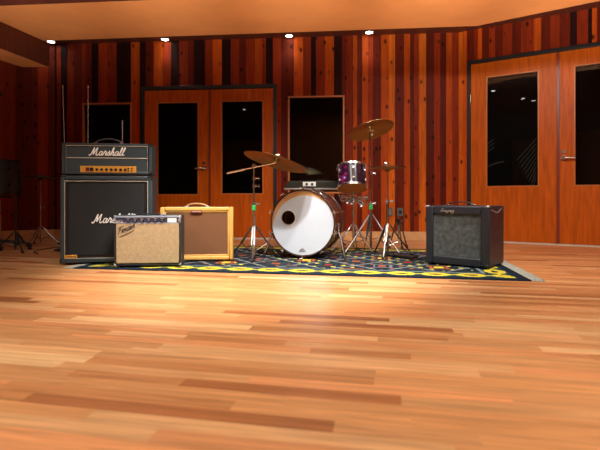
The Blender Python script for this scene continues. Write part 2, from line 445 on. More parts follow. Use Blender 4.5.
# ------------------------------------------------------------------ doors and windows
def dtint(): return (.52*random.uniform(.95,1.05), .096*random.uniform(.95,1.05), .003, random.random())
def frame_rect(bm, u0, u1, z0, z1, w_, y0, y1, M, bottom=True):
    bx(bm, u0, u0+w_, y0, y1, z0, z1, M); bx(bm, u1-w_, u1, y0, y1, z0, z1, M)
    bx(bm, u0+w_, u1-w_, y0, y1, z1-w_, z1, M)
    if bottom: bx(bm, u0+w_, u1-w_, y0, y1, z0, z0+w_, M)
def leaf(name, u0, u1, M, g0, g1, gz0, gz1, ztop, handle_u=None, hdir=1, hinge_u=None, hz_=.97):
    """door leaf with one tall glass light; its pane, beads, lever and hinges are its parts"""
    bm = B(); z0 = .016
    bx(bm, u0, g0, .004, .045, z0, ztop, M); bx(bm, g1, u1, .004, .045, z0, ztop, M)
    bx(bm, g0, g1, .004, .045, z0, gz0, M); bx(bm, g0, g1, .004, .045, gz1, ztop, M)
    d = st(obj(name, bm, DOORWOOD, bevel=.002, tint=dtint()))
    bm = B(); frame_rect(bm, g0, g1, gz0, gz1, .014, .000, .040, M); obj('glazing_bead', bm, TRIMW, d, bevel=.001)
    bm = B(); bx(bm, g0+.012, g1-.012, .020, .026, gz0+.012, gz1-.012, M); obj('glass_pane', bm, GLASS, d, smooth=False)
    if handle_u is not None:
        h = B(); c = M @ Vector((handle_u, .004, hz_)); o = M.to_3x3() @ Vector((0, -1, 0)); t = M.to_3x3() @ Vector((hdir, 0, 0))
        cyl(h, c, c+o*.014, .033, .030, 24); cyl(h, c+o*.014, c+o*.045, .012)
        tube(h, [c+o*.045-t*.012, c+o*.05, c+o*.05+t*.05, c+o*.046+t*.12-Vector((0,0,.004))], [.011,.012,.011,.008], 12)
        k = obj('door_handle', h, CHROME, d)
        h = B(); c2 = c+Vector((0,0,.075)); cyl(h, c2, c2+o*.010, .024, .022, 20); obj('lock_cylinder', h, CHROME, d)
    if hinge_u is not None:
        for hz in (.25, 1.05, 1.85):
            h = B(); c = M @ Vector((hinge_u, .0, hz)); cyl(h, c-Vector((0,0,.05)), c+Vector((0,0,.05)), .008); obj('hinge', h, DCHROME, d)
    return d
# left pair (back wall)
uA0, uA1 = ub(277), ub(141); mid = ub(209.5)
bm = B(); frame_rect(bm, uA0, uA1, 0, 2.12, .05, -.02, .06, WALLB, bottom=False); st(obj('trim_1', bm, BLACKFR, bevel=.003))
bm = B(); bx(bm, uA0+.05, uA1-.05, -.04, .06, 0, .014, WALLB); st(obj('trim_2', bm, SILL, smooth=False))
leaf('door_1', mid+.002, uA1-.052, WALLB, ub(198.5), ub(156.7), .60, 1.90, 2.066, ub(204), 1, uA1-.05)
leaf('door_2', uA0+.052, mid-.002, WALLB, ub(263.3), ub(221), .61, 1.905, 2.066, None, 1, uA0+.05)
# right pair (angled wall)
bm = B(); frame_rect(bm, uR0, uR1, 0, 2.35, .045, -.02, .06, WALLR, bottom=False); st(obj('trim_3', bm, BLACKFR, bevel=.003))
bm = B(); bx(bm, uR0+.05, uR1-.05, -.04, .06, 0, .014, WALLR); st(obj('trim_4', bm, SILL, smooth=False))
uM = ur(557.5)
leaf('door_3', uR0+.047, uM-.002, WALLR, ur(486), ur(539), .70, 2.12, 2.303, None, 1, uR0+.045)
leaf('door_4', uM+.002, uR1-.047, WALLR, ur(574), ur(574)+.60, .70, 2.12, 2.303, ur(563.5), 1, None, 1.035)
# astragal on the meeting edge
bm = B(); bx(bm, uM-.012, uM+.022, -.006, .004, .012, 2.303, WALLR); st(obj('trim_5', bm, mat('astragal_wood', (.22,.03,.008), .4, noise=.1), bevel=.002))
bm = B(); bx(bm, mid-.018, mid+.014, -.006, .004, .012, 2.066, WALLB); st(obj('trim_6', bm, mat('astragal_wood_left', (.22,.03,.008), .4, noise=.1), bevel=.002))
def window(name, u0, u1, z0, z1, M):
    # the pane leans a little, top towards the room, as studio glass does
    bm = B(); frame_rect(bm, u0, u1, z0, z1, .022, -.016, .06, M); d = st(obj(name, bm, TRIMW, bevel=.002))
    bm = B(); h = z1-z0-.03; bx(bm, u0+.02, u1-.02, .0, .006, 0, h, M @ T(0, .050, z0+.015) @ rot('X', 2.6)); obj('glass_pane', bm, GLASS, d, smooth=False)
window('window_1', HB[1][0], HB[1][1], HB[1][2], HB[1][3], WALLB)
window('window_2', HB[2][0], HB[2][1], HB[2][2], HB[2][3], WALLB)
# dark rooms behind the glass
def backroom(name, M, u0, u1, dep):
    bm = B()
    bx(bm, u0-.05, u0, .06, dep, 0, 2.75, M); bx(bm, u1, u1+.05, .06, dep, 0, 2.75, M)
    bx(bm, u0-.05, u1+.05, dep, dep+.05, 0, 2.75, M); bx(bm, u0-.05, u1+.05, .06, dep, 2.70, 2.75, M)
    return st(obj(name, bm, ROOMDARK, smooth=False))
backroom('wall_booth_left', WALLB, 1.2, 5.55, 1.6)
backroom('wall_booth_right', WALLR, uR0-.02, uR1+.1, 1.5)

# made-up pale rods that imitate streaks reflected in the glass of door_3
def glass_streaks():
    g0, g1 = ur(486), ur(539)
    c = WALLR @ Vector(((g0+g1)/2, .35, 0)); r = thing('reflection_streaks', 'fan of pale rods imitating reflected streaks in the door glass beside the navy amplifier', 'glass_streaks', c)
    sets = [((515, 170), [(536, 139+5.2*i) for i in range(8)]), ]
    def pt(px, py):
        k = (px-300)/F; d = (7.283/(1+.6*k))+.42
        return Vector((k*d, d, CAMZ+(198-py)*d/F))-c
    for i in range(9):
        bm = B(); a = pt(517+2.2*i*.9, 160+3.6*i-0*i); b = pt(536, 139+4.6*i)
        tube(bm, [a, b], .0032, 6); obj('streak_rod', bm, WHITEP, r)
    for i in range(3):
        bm = B(); tube(bm, [pt(486, 145+4*i), pt(494, 139+4*i)], .0032, 6); obj('streak_rod', bm, WHITEP, r)
    bm = B(); tube(bm, [pt(487, 167), pt(491, 165), pt(497, 163), pt(504, 161.5)], .004, 6); obj('streak_curve', bm, WHITEP, r)
    bm = B(); p = pt(537.5, 136); q = pt(537.5, 185); tube(bm, [p, Vector((q.x, q.y, -c.z))], .006, 8); obj('streak_post', bm, BLACKFR, r)
glass_streaks()
bl = bpy.data.lights.new('streak_fill_light', 'POINT'); bl.energy = 4; bl.color = (.9, 1, .92); bl.shadow_soft_size = .03  # added light so the made-up rods show behind the glass
blo = bpy.data.objects.new('streak_fill_light', bl); C.objects.link(blo); blo.location = WALLR @ Vector((ur(512), .10, 2.2))

# ------------------------------------------------------------------ recessed downlights
words = ['above the amp stack', 'above the left double doors', 'above the middle window', 'above the right crash cymbal',
         'over the middle of the front floor', 'farthest forward over the front floor', 'just in front of the drum kit',
         'in front of the right double doors', 'straight above the floor before the rug', 'added to brighten the bare floor at the far left', 'over the floor at the far right']
for i, (x, y, aim, p, deg) in enumerate(DOWN):
    r = thing('ceiling_downlight', 'small round recessed ceiling downlight '+words[i], 'downlight', (x, y, CEIL), 0, 'recessed ceiling downlights')
    bm = B(); lathe(bm, [(.046,-.001),(.048,-.009),(.060,-.007),(.064,-.001),(.046,-.001)], 28); obj('trim_ring', bm, PIPING if i > 3 else BLACKFR, r)
    bm = B(); lathe(bm, [(0,-.001),(.046,-.001),(.046,-.007),(0,-.012)], 24); obj('lens', bm, LAMPM, r)

# ------------------------------------------------------------------ wall plates
def plate(px, label, socket):
    u_ = ub(px); r = thing('wall_plate', label, 'wall socket', WALLB @ Vector((u_, -.0, .372)), math.atan2(-tb.y, -tb.x), None)
    bm = B(); bx(bm, -.04, .04, -.022, -.010, -.055, .055); obj('cover', bm, PLATE, r, bevel=.003)
    if socket:
        bm = B(); cyl(bm, (0,-.028,0), (0,-.022,0), .024, .024, 20); obj('socket', bm, BLACKP, r)
        for z in (-.045,.045):
            bm = B(); cyl(bm, (0,-.0245,z), (0,-.022,z), .004); obj('screw', bm, CHROME, r)
    else:
        bm = B(); bx(bm, -.022, .022, -.025, -.022, -.035, .035); obj('insert', bm, mat('plate_insert', (.16,.17,.15), .5), r, bevel=.001)
plate(389.5, 'blank grey wall plate just left of the black socket, behind the hi-hat stand', False)
plate(400, 'square grey wall plate with a round black socket right of the hi-hat stand', True)

# ------------------------------------------------------------------ rug
RA = math.atan(-.167); RUGP = Vector((-1.80, 3.31+.167*1.80, 0))
RW, RD_ = 3.40, 1.80
def rug_color(u, v):
    navy = (.009, .015, .026); yel = (.58, .46, .04); cream = (.16, .20, .20); org = (.28, .07, .025); teal = (.012, .045, .050); red = (.24, .018, .015)
    e = min(u, RW-u, v, RD_-v)
    if e < .065: return navy
    # yellow ovals round the border
    if e < .24:
        along = u if (v == e or RD_-v == e) else v
        t = ((along+.02) % .245)/.245-.5; q = (e-.150)/.075
        rr = (t/.42)**2+q*q
        if (t/.20)**2+((e-.155)/.026)**2 < 1: return (.03,.03,.02)
        if rr < 1: return yel
        if abs(t) > .40 and abs(q) < .22: return yel
        return teal if rr < 1.9 else navy
    if e < .265: return cream
    if e < .30: return navy
    # lattice field
    a, b = (u+v*.9)/.44, (u-v*.9)/.44
    fa, fb = abs(a-round(a)), abs(b-round(b))
    if fa < .035 or fb < .035: return cream
    ca, cb = a-math.floor(a)-.5, b-math.floor(b)-.5
    k = (int(math.floor(a))+2*int(math.floor(b))) % 4
    r_ = abs(ca)+abs(cb)
    if r_ < .16: return [org, yel, org, red][k]
    if r_ < .24: return navy
    if r_ < .34: return [teal, org, (.10,.13,.16), teal][k]
    if math.sin(u*41)*math.sin(v*37) > .75: return yel if k % 2 else org
    return navy
def make_rug():
    bm = B(); st_ = .0125; nu, nv = int(RW/st_), int(RD_/st_)
    V = [[bm.verts.new((i*RW/nu, j*RD_/nv, .008)) for i in range(nu+1)] for j in range(nv+1)]
    lay = bm.loops.layers.float_color.new('tint')
    for j in range(nv):
        for i in range(nu):
            f = bm.faces.new((V[j][i], V[j][i+1], V[j+1][i+1], V[j+1][i]))
            c = rug_color((i+.5)*RW/nu, (j+.5)*RD_/nv)
            for lp in f.loops: lp[lay] = (*c, 1)
    # edges
    loop = [(0,0),(RW,0),(RW,RD_),(0,RD_)]
    for (x0, y0), (x1, y1) in zip(loop, loop[1:]+loop[:1]):
        f = bm.faces.new([bm.verts.new(p) for p in ((x0,y0,0),(x1,y1,0),(x1,y1,.008),(x0,y0,.008))])
        for lp in f.loops: lp[lay] = (.012,.022,.040,1)
    me = bpy.data.meshes.new('patterned_rug'); bm.to_mesh(me); bm.free()
    m, n, l, b = new_mat('rug_wool'); at = n.new('ShaderNodeAttribute'); at.attribute_name = 'tint'
    l.new(at.outputs['Color'], b.inputs['Base Color']); b.inputs['Roughness'].default_value = .9; b.inputs['Specular IOR Level'].default_value = .1
    nz = n.new('ShaderNodeTexNoise'); nz.inputs['Scale'].default_value = 250; bp = n.new('ShaderNodeBump'); bp.inputs['Strength'].default_value = .4; bp.inputs['Distance'].default_value = .003
    tc = n.new('ShaderNodeTexCoord'); l.new(tc.outputs['Object'], nz.inputs['Vector']); l.new(nz.outputs['Fac'], bp.inputs['Height']); l.new(bp.outputs[0], b.inputs['Normal'])
    me.materials.append(m)
    o = bpy.data.objects.new('patterned_rug', me); C.objects.link(o); o.location = RUGP; o.rotation_euler = (0,0,RA)
    tag(o, 'navy patterned rug with a border of yellow ovals lying under the drum kit and amplifiers', 'rug')
    for side in (0, 1):
        bm = B()
        for k in range(180):
            y = (k+.5)*RD_/180; L = random.uniform(.075, .10); dy = random.uniform(-.008, .008)
            x0, x1 = (RW-.004, RW+L) if side else (.004, -L)
            tube(bm, [(x0, y, .005), ((x0+x1)/2, y+dy*.4, .004), (x1, y+dy, .0035)], .0034, 5)
        f = obj('fringe', bm, FRINGE, o); f['kind'] = 'stuff'; f['label'] = 'pale grey fringe along the short end'
make_rug()
RZ = .008

# ------------------------------------------------------------------ amplifiers
def handle(parent, x0, x1, y, z, h, m=BLACKP, capm=CHROME):
    bm = B(); n = 12
    tube(bm, [(x0+(x1-x0)*i/n, y, z+.006+h*math.sin(PI*i/n)**.6) for i in range(n+1)], .009, 8, flat=(1,1.3,.6)); o = obj('handle', bm, m, parent)
    for x in (x0, x1):
        bm = B(); bx(bm, x-.018, x+.018, y-.014, y+.014, z, z+.010); obj('handle_cap', bm, capm, o, bevel=.003)
def corners(parent, w_, d_, z0, z1, m=BLACKP, s=.035):
    for x in (-w_/2, w_/2):
        for z in (z0, z1):
            sx = 1 if x < 0 else -1; sz = 1 if z == z0 else -1
            bm = B(); bx(bm, *sorted((x-sx*.003, x+sx*s)), -.004, .03, *sorted((z-sz*.003, z+sz*.012)))
            bx(bm, *sorted((x-sx*.003, x+sx*.012)), -.004, .03, *sorted((z-sz*.003, z+sz*s)))
            obj('corner_guard', bm, m, parent, bevel=.004)
def feet(parent, w_, d_, h, r=.018):
    for x in (-w_/2+.05, w_/2-.05):
        for y in (.04, d_-.04):
            bm = B(); cyl(bm, (x,y,0), (x,y,h), r*.85, r, 16); obj('rubber_foot', bm, DRUBBER, parent)
def shell(bm, w_, d_, z0, z1, t, front=.015):
    """open-fronted box, front at y=0"""
    bx(bm, -w_/2, -w_/2+t, 0, d_, z0, z1); bx(bm, w_/2-t, w_/2, 0, d_, z0, z1)
    bx(bm, -w_/2+t, w_/2-t, 0, d_, z1-t, z1); bx(bm, -w_/2+t, w_/2-t, 0, d_, z0, z0+t)
    bx(bm, -w_/2+t, w_/2-t, .04, d_, z0+t, z1-t)

# speaker cabinet with large script
CABR = math.radians(8)
cabL = Vector((-1.985, 3.765, RZ)); cdir = Vector((math.cos(CABR), math.sin(CABR), 0))
cw, ch, cd = .735, .738, .24
cc = cabL+cdir*cw/2
cab = thing('speaker_cabinet', 'tall black speaker cabinet with white piping standing under the amplifier head', 'speaker', cc, CABR)
bm = B(); shell(bm, cw, cd, .012, ch, .034); obj('cabinet_shell', bm, BLUEG, cab, bevel=.008)
bm = B(); bx(bm, -cw/2+.034, cw/2-.034, .006, .03, .046, ch-.040); obj('baffle_surround', bm, BLACKP, cab)
bm = B(); gx = cw/2-.066; bx(bm, -gx, gx, .002, .012, .075, ch-.066); obj('grille', bm, GRILLEK, cab, bevel=.003)
bm = B(); px_ = cw/2-.036
tube(bm, [(-px_,0,.050),(px_,0,.050),(px_,0,ch-.045),(-px_,0,ch-.045)], .0035, 8, closed=True); obj('piping', bm, PIPING, cab)
g = script('Marshall', .300, .072, .0046); lo = obj('logo', g, SCRIPTW, cab, loc=(-.105, -.003, .345)); lo['label'] = 'white script lettering on the grille'
bm = B(); bx(bm, -.335, -.235, -.004, .004, .052, .078); obj('badge_plate', bm, GOLD, cab, bevel=.002)
bm = B(); [bx(bm, -.322+.014*i, -.313+.014*i, -.0055, -.003, .061, .068) for i in range(6)]; obj('badge_print', bm, BLACKP, cab)
corners(cab, cw, cd, .012, ch); feet(cab, cw, cd, .012, .022)
# amplifier head on the cabinet
hh = .272
head = thing('amplifier_head', 'black amplifier head with gold control panel standing on the tall speaker cabinet', 'amplifier', cc+Vector((0,0,ch+.003))+Vector((-math.sin(CABR), math.cos(CABR), 0))*.012, CABR)
bm = B(); shell(bm, cw-.01, .21, .010, hh, .026); obj('head_shell', bm, BLUEG, head, bevel=.006)
bm = B(); bx(bm, -cw/2+.036, cw/2-.036, .010, .035, .022, hh-.030); obj('front_panel', bm, BLUEG, head)
bm = B(); qx = cw/2-.040
tube(bm, [(-qx,.003,.030),(qx,.003,.030),(qx,.003,hh-.022),(-qx,.003,hh-.022)], .003, 8, closed=True)
tube(bm, [(-qx,.006,.148),(qx,.006,.148)], .003, 8); obj('piping', bm, PIPING, head)
g = script('Marshall', .270, .064, .0044); lo = obj('logo', g, SCRIPTW, head, loc=(-.135, .003, .170)); lo['label'] = 'white script lettering on the upper panel'
bm = B(); bx(bm, -.215, .235, -.002, .012, .026, .080); gp = obj('control_panel', bm, GOLD, head, bevel=.002)
for x in (-.155, -.122):
    bm = B(); bx(bm, x-.0145, x+.0145, -.010, -.002, .036, .066); obj('switch', bm, REDBADGE if x < -.14 else BLACKP, gp, bevel=.003)
for i in range(7):
    bm = B(); x = -.080+.038*i; cyl(bm, (x,-.016,.050), (x,-.002,.050), .010, .012, 18); obj('knob', bm, BLACKP, gp)
for i, (x, z) in enumerate(((.172,.060),(.172,.040),(.200,.060),(.200,.040))):
    bm = B(); cyl(bm, (x,-.006,z), (x,-.002,z), .007, .007, 12); obj('jack', bm, BLACKP, gp)
corners(head, cw-.01, .21, .010, hh, s=.028)
handle(head, -.11, .11, .05, hh, .036, mat('grey_handle', (.10,.10,.10), .4))
feet(head, cw-.02, .21, .010)

# small combo amplifier, tan grille
def combo_tan():
    w_, d_, h, fz = .518, .19, .398, .014
    r = thing('guitar_amplifier', 'small amplifier with tan grille cloth in front of the tall speaker cabinet', 'amplifier', (-1.212, 3.62, RZ), math.radians(6))
    bm = B(); shell(bm, w_, d_, fz, fz+h, .014); obj('cabinet_shell', bm, VINYL, r, bevel=.005)
    bm = B(); bx(bm, -w_/2+.018, w_/2-.016, -.006, .030, fz+.020, fz+h-.062); obj('grille', bm, GRILLET, r, bevel=.004)
    bm = B(); z1 = fz+h-.004; bx(bm, -w_/2+.006, w_/2-.006, -.004, .02, z1-.054, z1)
    cp = obj('control_panel', bm, mat('panel_black_blue', (.03,.035,.07), .35), r, bevel=.002)
    bm = B(); fr = [(-w_/2+.004, w_/2-.004, z1-.012, z1+.002), (-w_/2+.004, w_/2-.004, z1-.058, z1-.052), (-w_/2+.002,-w_/2+.014,z1-.055,z1),(w_/2-.014,w_/2-.002,z1-.055,z1)]
    for a, b, c, d in fr: bx(bm, a, b, -.008, .012, c, d)
    obj('panel_trim', bm, mat('silver_blue_trim', (.30,.36,.46), .4, .3), r, bevel=.002)
    for i in range(6):
        bm = B(); x = -.145+.052*i; cyl(bm, (x,-.020,z1-.034), (x,-.004,z1-.034), .008, .012, 18); k = obj('knob', bm, BLACKP, cp)
        bm = B(); cyl(bm, (x,-.021,z1-.034), (x,-.020,z1-.034), .006, .006, 14); bx(bm, x-.016, x+.012, -.0055, -.004, z1-.023, z1-.016); obj('knob_cap', bm, ALU, k)
    for i, x in enumerate((-.252,-.235,-.215,-.198)):
        bm = B(); cyl(bm, (x,-.012,z1-.036), (x,-.004,z1-.036), .006, .007, 14); obj('jack', bm, ALU, cp)
    bm = B(); bx(bm, .155, .225, -.007, -.004, z1-.048, z1-.018); obj('name_strip', bm, WHITEP, cp)
    bm = B(); bx(bm, -.262,-.19,-.006,-.004, z1-.050, z1-.044); obj('jack_strip', bm, WHITEP, cp)
    bm = B(); cyl(bm, (.245,-.014,z1-.034), (.245,-.004,z1-.034), .009, .011, 16); obj('pilot_lamp', bm, ALU, cp)
    g = script('Fender', .130, .046, .0030, slant=.15, rise=.40); lo = obj('logo', g, SCRIPTS, r, loc=(-.228, -.009, fz+h-.145)); lo['label'] = 'dark silver script lettering rising to the right'
    bm = B(); tube(bm, [(-.215,-.009,fz+h-.165),(-.15,-.009,fz+h-.140),(-.10,-.009,fz+h-.112)], .002, 6); obj('logo_tail', bm, SCRIPTS, r)
    corners(r, w_, d_, fz, fz+h, ALU, .018); feet(r, w_, d_, fz)
    handle(r, -.13, .10, .09, fz+h, .006, BLACKP, ALU)
combo_tan()
# tweed combo
def combo_tweed():
    w_, d_, h, fz = .625, .20, .462, .010; a = math.radians(7)
    r = thing('guitar_amplifier', 'yellow tweed guitar amplifier with brown grille beside the tan-grille one', 'amplifier', (-.895, 3.95, RZ), a)
    bm = B(); shell(bm, w_, d_, fz, fz+h, .036); obj('cabinet_shell', bm, TWEED, r, bevel=.010)
    bm = B(); frame_rect(bm, -w_/2+.034, w_/2-.034, fz+.034, fz+h-.030, .016, .006, .03, Matrix.Identity(4)); obj('front_frame', bm, TWEED, r, bevel=.004)
    bm = B(); bx(bm, -w_/2+.048, w_/2-.048, .012, .035, fz+.048, fz+h-.044); obj('grille', bm, GRILLEO, r)
    bm = B(); bx(bm, -.055, .045, -.004, .012, fz+h-.052, fz+h-.026); bp = obj('name_badge', bm, REDBADGE, r, bevel=.002)
    bm = B(); bx(bm, -.045, .035, -.0055, -.003, fz+h-.041, fz+h-.037); obj('badge_line', bm, PIPING, bp)
    bm = B(); bx(bm, -w_/2+.04, w_/2-.04, .06, .16, fz+h, fz+h+.002); obj('top_panel', bm, ALU, r)
    handle(r, -.10, .08, .10, fz+h, .026, mat('leather_handle', (.45,.28,.11), .5), ALU); feet(r, w_, d_, fz)
combo_tweed()
# navy black combo at right
def combo_navy():
    w_, d_, h, fz = .512, .42, .478, .010; a = math.radians(-38)
    fd = Vector((math.cos(a), math.sin(a), 0)); br_ = Vector((1.462, 3.51, RZ))
    r = thing('guitar_amplifier', 'navy black guitar amplifier with mottled grey grille standing at the right end of the rug', 'amplifier', br_-fd*w_/2, a)
    bm = B(); shell(bm, w_, d_, fz, fz+h, .012); obj('cabinet_shell', bm, VINYLB, r, bevel=.006)
    bm = B(); z0, z1 = fz+.004, fz+h-.004; x = w_/2-.004
    bx(bm, -x, -x+.060, -.012, .03, z0, z1); bx(bm, x-.060, x, -.012, .03, z0, z1)
    bx(bm, -x+.060, x-.060, -.012, .03, z1-.062, z1); bx(bm, -x+.060, x-.060, -.012, .03, z0, z0+.060)
    obj('front_frame', bm, VINYLB, r, bevel=.006)
    bm = B(); bx(bm, -x+.055, x-.055, .006, .038, z0+.055, z1-.057); obj('grille', bm, GRILLEG, r)
    g = script('Ampeg', .115, .030, .0028, slant=.25); lo = obj('logo', g, ALU, r, loc=(-.130, -.014, z1-.046)); lo['label'] = 'thin silver script lettering on the top of the frame'
    for sx in (-1, 1):
        bm = B(); bx(bm, *sorted((sx*(w_/2-.028), sx*(w_/2+.003))), -.016, .02, fz+h-.012, fz+h+.004); obj('corner_guard', bm, ALU, r, bevel=.004)
    for sx in (-1, 1):
        bm = B(); bx(bm, *sorted((sx*(w_/2-.035), sx*(w_/2+.003))), -.016, .03, fz-.002, fz+.025); obj('corner_guard', bm, BLACKP, r, bevel=.004)
    handle(r, -.13, .09, .16, fz+h, .026, BLACKP, CHROME); feet(r, w_, d_, fz)
    bm = B(); tube(bm, catmull([(w_/2+.006,.03,fz+h-.03),(w_/2+.02,.12,fz+h-.05),(w_/2+.012,.22,fz+h-.045),(w_/2+.006,.32,fz+h-.02)], 4), .0045, 8); obj('side_strap', bm, ALU, r)
combo_navy()

# ------------------------------------------------------------------ drums
def hoop_ring(bm, r, z0, z1, t=.004, n=48, M=None, lip=0):
    lathe(bm, [(r, z0), (r+t, z0), (r+t, z1), (r-lip, z1), (r-lip, z1-.002), (r, z1-.002), (r, z0)], n, M)
def head_disc(r, hole=None):
    bm = B(); lathe(bm, [(0,0),(r,0),(r,.002),(0,.002)], 64); return bm
def bass_drum():
    R_, L = .298, .36; HZ = R_+.028; ang = math.radians(17)
    # axis: local +y points to the back, front head at y=0
    r = thing('bass_drum', 'large bass drum with white front head and round port hole', 'drum', (.022, 4.13, RZ), -ang)
    A = T(0, 0, HZ) @ rot('X', -90)           # lathe z -> +y
    A0 = A
    bm = B(); lathe(bm, [(R_-.012,.03),(R_-.004,.03),(R_-.004,L-.03),(R_-.012,L-.03),(R_-.012,.03)], 64, A0); obj('shell', bm, SHELLR, r)
    for z0, z1 in ((-.012,.034), (L-.034, L+.012)):
        bm = B(); lathe(bm, [(R_-.006,z0),(R_+.008,z0),(R_+.008,z1),(R_-.006,z1),(R_-.006,z0)], 64, A0); obj('hoop', bm, HOOPBLK, r, bevel=.002)
    # front head with port hole, built as a ring of quads around the hole
    hx, hz, hr = -.135, .045, .068
    bm = B(); n = 72; rings = []
    for k in range(9):
        t = k/8; ring = []
        for i in range(n):
            a = 2*PI*i/n; ox, oz = R_*.985*math.cos(a), R_*.985*math.sin(a); ix, iz = hx+hr*math.cos(a), hz+hr*math.sin(a)
            ring.append(bm.verts.new((ix+(ox-ix)*t, 0, HZ+iz+(oz-iz)*t)))
        rings.append(ring)
    for a_, b_ in zip(rings, rings[1:]):
        for i in range(n): bm.faces.new((a_[i], a_[(i+1) % n], b_[(i+1) % n], b_[i]))
    me_o = obj('front_head', bm, HEADW, r, smooth=False)
    sm = me_o.modifiers.new('thick', 'SOLIDIFY'); sm.thickness = .001
    me_o['label'] = 'white head with an amber crescent at its upper edge'
    # amber crescent painted on the upper rim, like the shell showing through
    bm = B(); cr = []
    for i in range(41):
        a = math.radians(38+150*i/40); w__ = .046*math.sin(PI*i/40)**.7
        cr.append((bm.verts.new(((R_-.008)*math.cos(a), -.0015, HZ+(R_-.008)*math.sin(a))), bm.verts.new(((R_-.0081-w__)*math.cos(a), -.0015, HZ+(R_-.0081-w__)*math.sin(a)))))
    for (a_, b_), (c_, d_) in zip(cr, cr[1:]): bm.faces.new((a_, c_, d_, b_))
    obj('painted_crescent', bm, HEADAMB, me_o, smooth=False)
    bm = B(); tube(bm, [(hx+hr*math.cos(2*PI*i/32), -.001, HZ+hz+hr*math.sin(2*PI*i/32)) for i in range(32)], .004, 8, closed=True); obj('port_ring', bm, PIPING, me_o)
    # small emblem near the bottom
    bm = B()
    zc = .072
    for pts in ([(-.028,zc),(0,zc+.026),(.028,zc)], [(-.030,zc-.006),(.030,zc-.006)], [(-.016,zc),(0,zc+.014),(.016,zc)]):
        tube(bm, [(p[0]+.0, -.003, p[1]) for p in pts], .0035, 6, flat=(1,.4,1))
    obj('emblem', bm, mat('grey_print', (.20,.21,.23), .5), me_o)
    bm = B(); cyl(bm, (0,L-.002,HZ), (0,L,HZ), R_-.01, None, 64); obj('batter_head', bm, HEADAMB, r)
    for k in range(10):
        a = math.radians(18+36*k); ca, sa = math.cos(a), math.sin(a)
        bm = B()
        for yy, sgn in ((-.014, 1), (L+.014, -1)):
            c = Vector((ca*(R_+.012), yy, HZ+sa*(R_+.012))); d = Vector((ca,0,sa))
            tube(bm, [c-d*.016, c+d*.004, c+d*.006+Vector((0,sgn*.05,0))], .007, 8)
        p = Vector((ca*(R_+.022), 0, HZ+sa*(R_+.022)))
        if True:
            tube(bm, [p+Vector((0,-.03,0)), p+Vector((0,L+.03,0))], .0035, 8)
            t = Vector((-sa,0,ca)); tube(bm, [p+Vector((0,-.03,0))-t*.022, p+Vector((0,-.03,0))+t*.022], .004, 8)
            cyl(bm, p-Vector((ca,0,sa))*.024+Vector((0,L*.5-.03,0)), p-Vector((ca,0,sa))*.024+Vector((0,L*.5+.03,0)), .010)
        obj('tension_rod', bm, CHROME, r)
    for sx in (-1, 1):
        bm = B(); tube(bm, [(sx*(R_-.01), .12, HZ-.03), (sx*(R_+.035), .09, .20), (sx*(R_+.085), .03, .022)], .0075, 10); s = obj('spur', bm, CHROME, r)
        bm = B(); cyl(bm, (sx*(R_+.092), .022, .004), (sx*(R_+.082), .034, .034), .011, .013); obj('spur_tip', bm, DRUBBER, s)
        bm = B(); bx(bm, *sorted((sx*(R_-.012), sx*(R_+.016))), .10, .15, R_-.05, R_+.02); obj('spur_bracket', bm, CHROME, s, bevel=.003)
bass_drum()

def drum(name, label, loc, tilt, R_, L, shellm, headm, bottomm, nl_, rz=0, hoopm=CHROME):
    """a tom or snare: base of the shell at local origin; tilt is applied to a carrier part frame"""
    r = thing(name, label, 'drum', loc, rz)
    M = tilt
    bm = B(); lathe(bm, [(R_-.006,.012),(R_,.012),(R_,L-.012),(R_-.006,L-.012),(R_-.006,.012)], 48, M); obj('shell', bm, shellm, r)
    bm = B(); lathe(bm, [(0,L-.006),(R_+.001,L-.006),(R_+.001,L-.003),(0,L-.003)], 48, M); obj('top_head', bm, headm, r)
    bm = B(); lathe(bm, [(0,.004),(R_+.001,.004),(R_+.001,.008),(0,.008)], 48, M); obj('bottom_head', bm, bottomm, r)
    for z0, z1 in ((-.004,.016), (L-.014, L+.008)):
        bm = B(); lathe(bm, [(R_+.002,z0),(R_+.009,z0),(R_+.009,z0+.003),(R_+.005,z0+.004),(R_+.005,z1-.004),(R_+.009,z1-.003),(R_+.009,z1),(R_+.002,z1),(R_+.002,z0)], 48, M); obj('hoop', bm, hoopm, r)
    for k in range(nl_):
        a = 2*PI*(k+.35)/nl_; ca, sa = math.cos(a), math.sin(a)
        bm = B()
        for zz in ((L*.27, L*.73) if L > .15 else (L*.5,)):
            q = M @ T(ca*R_, sa*R_, zz) @ Matrix.Rotation(a, 4, 'Z')
            lathe(bm, [(0,0),(.015,.0),(.015,.008),(.011,.016),(0,.020)], 14, q @ rot('Y', 90))
        p0 = M @ Vector((ca*(R_+.013), sa*(R_+.013), 0)); p1 = M @ Vector((ca*(R_+.013), sa*(R_+.013), L+.006))
        tube(bm, [p0, p1], .0028, 8); obj('lug', bm, hoopm, r)
    return r
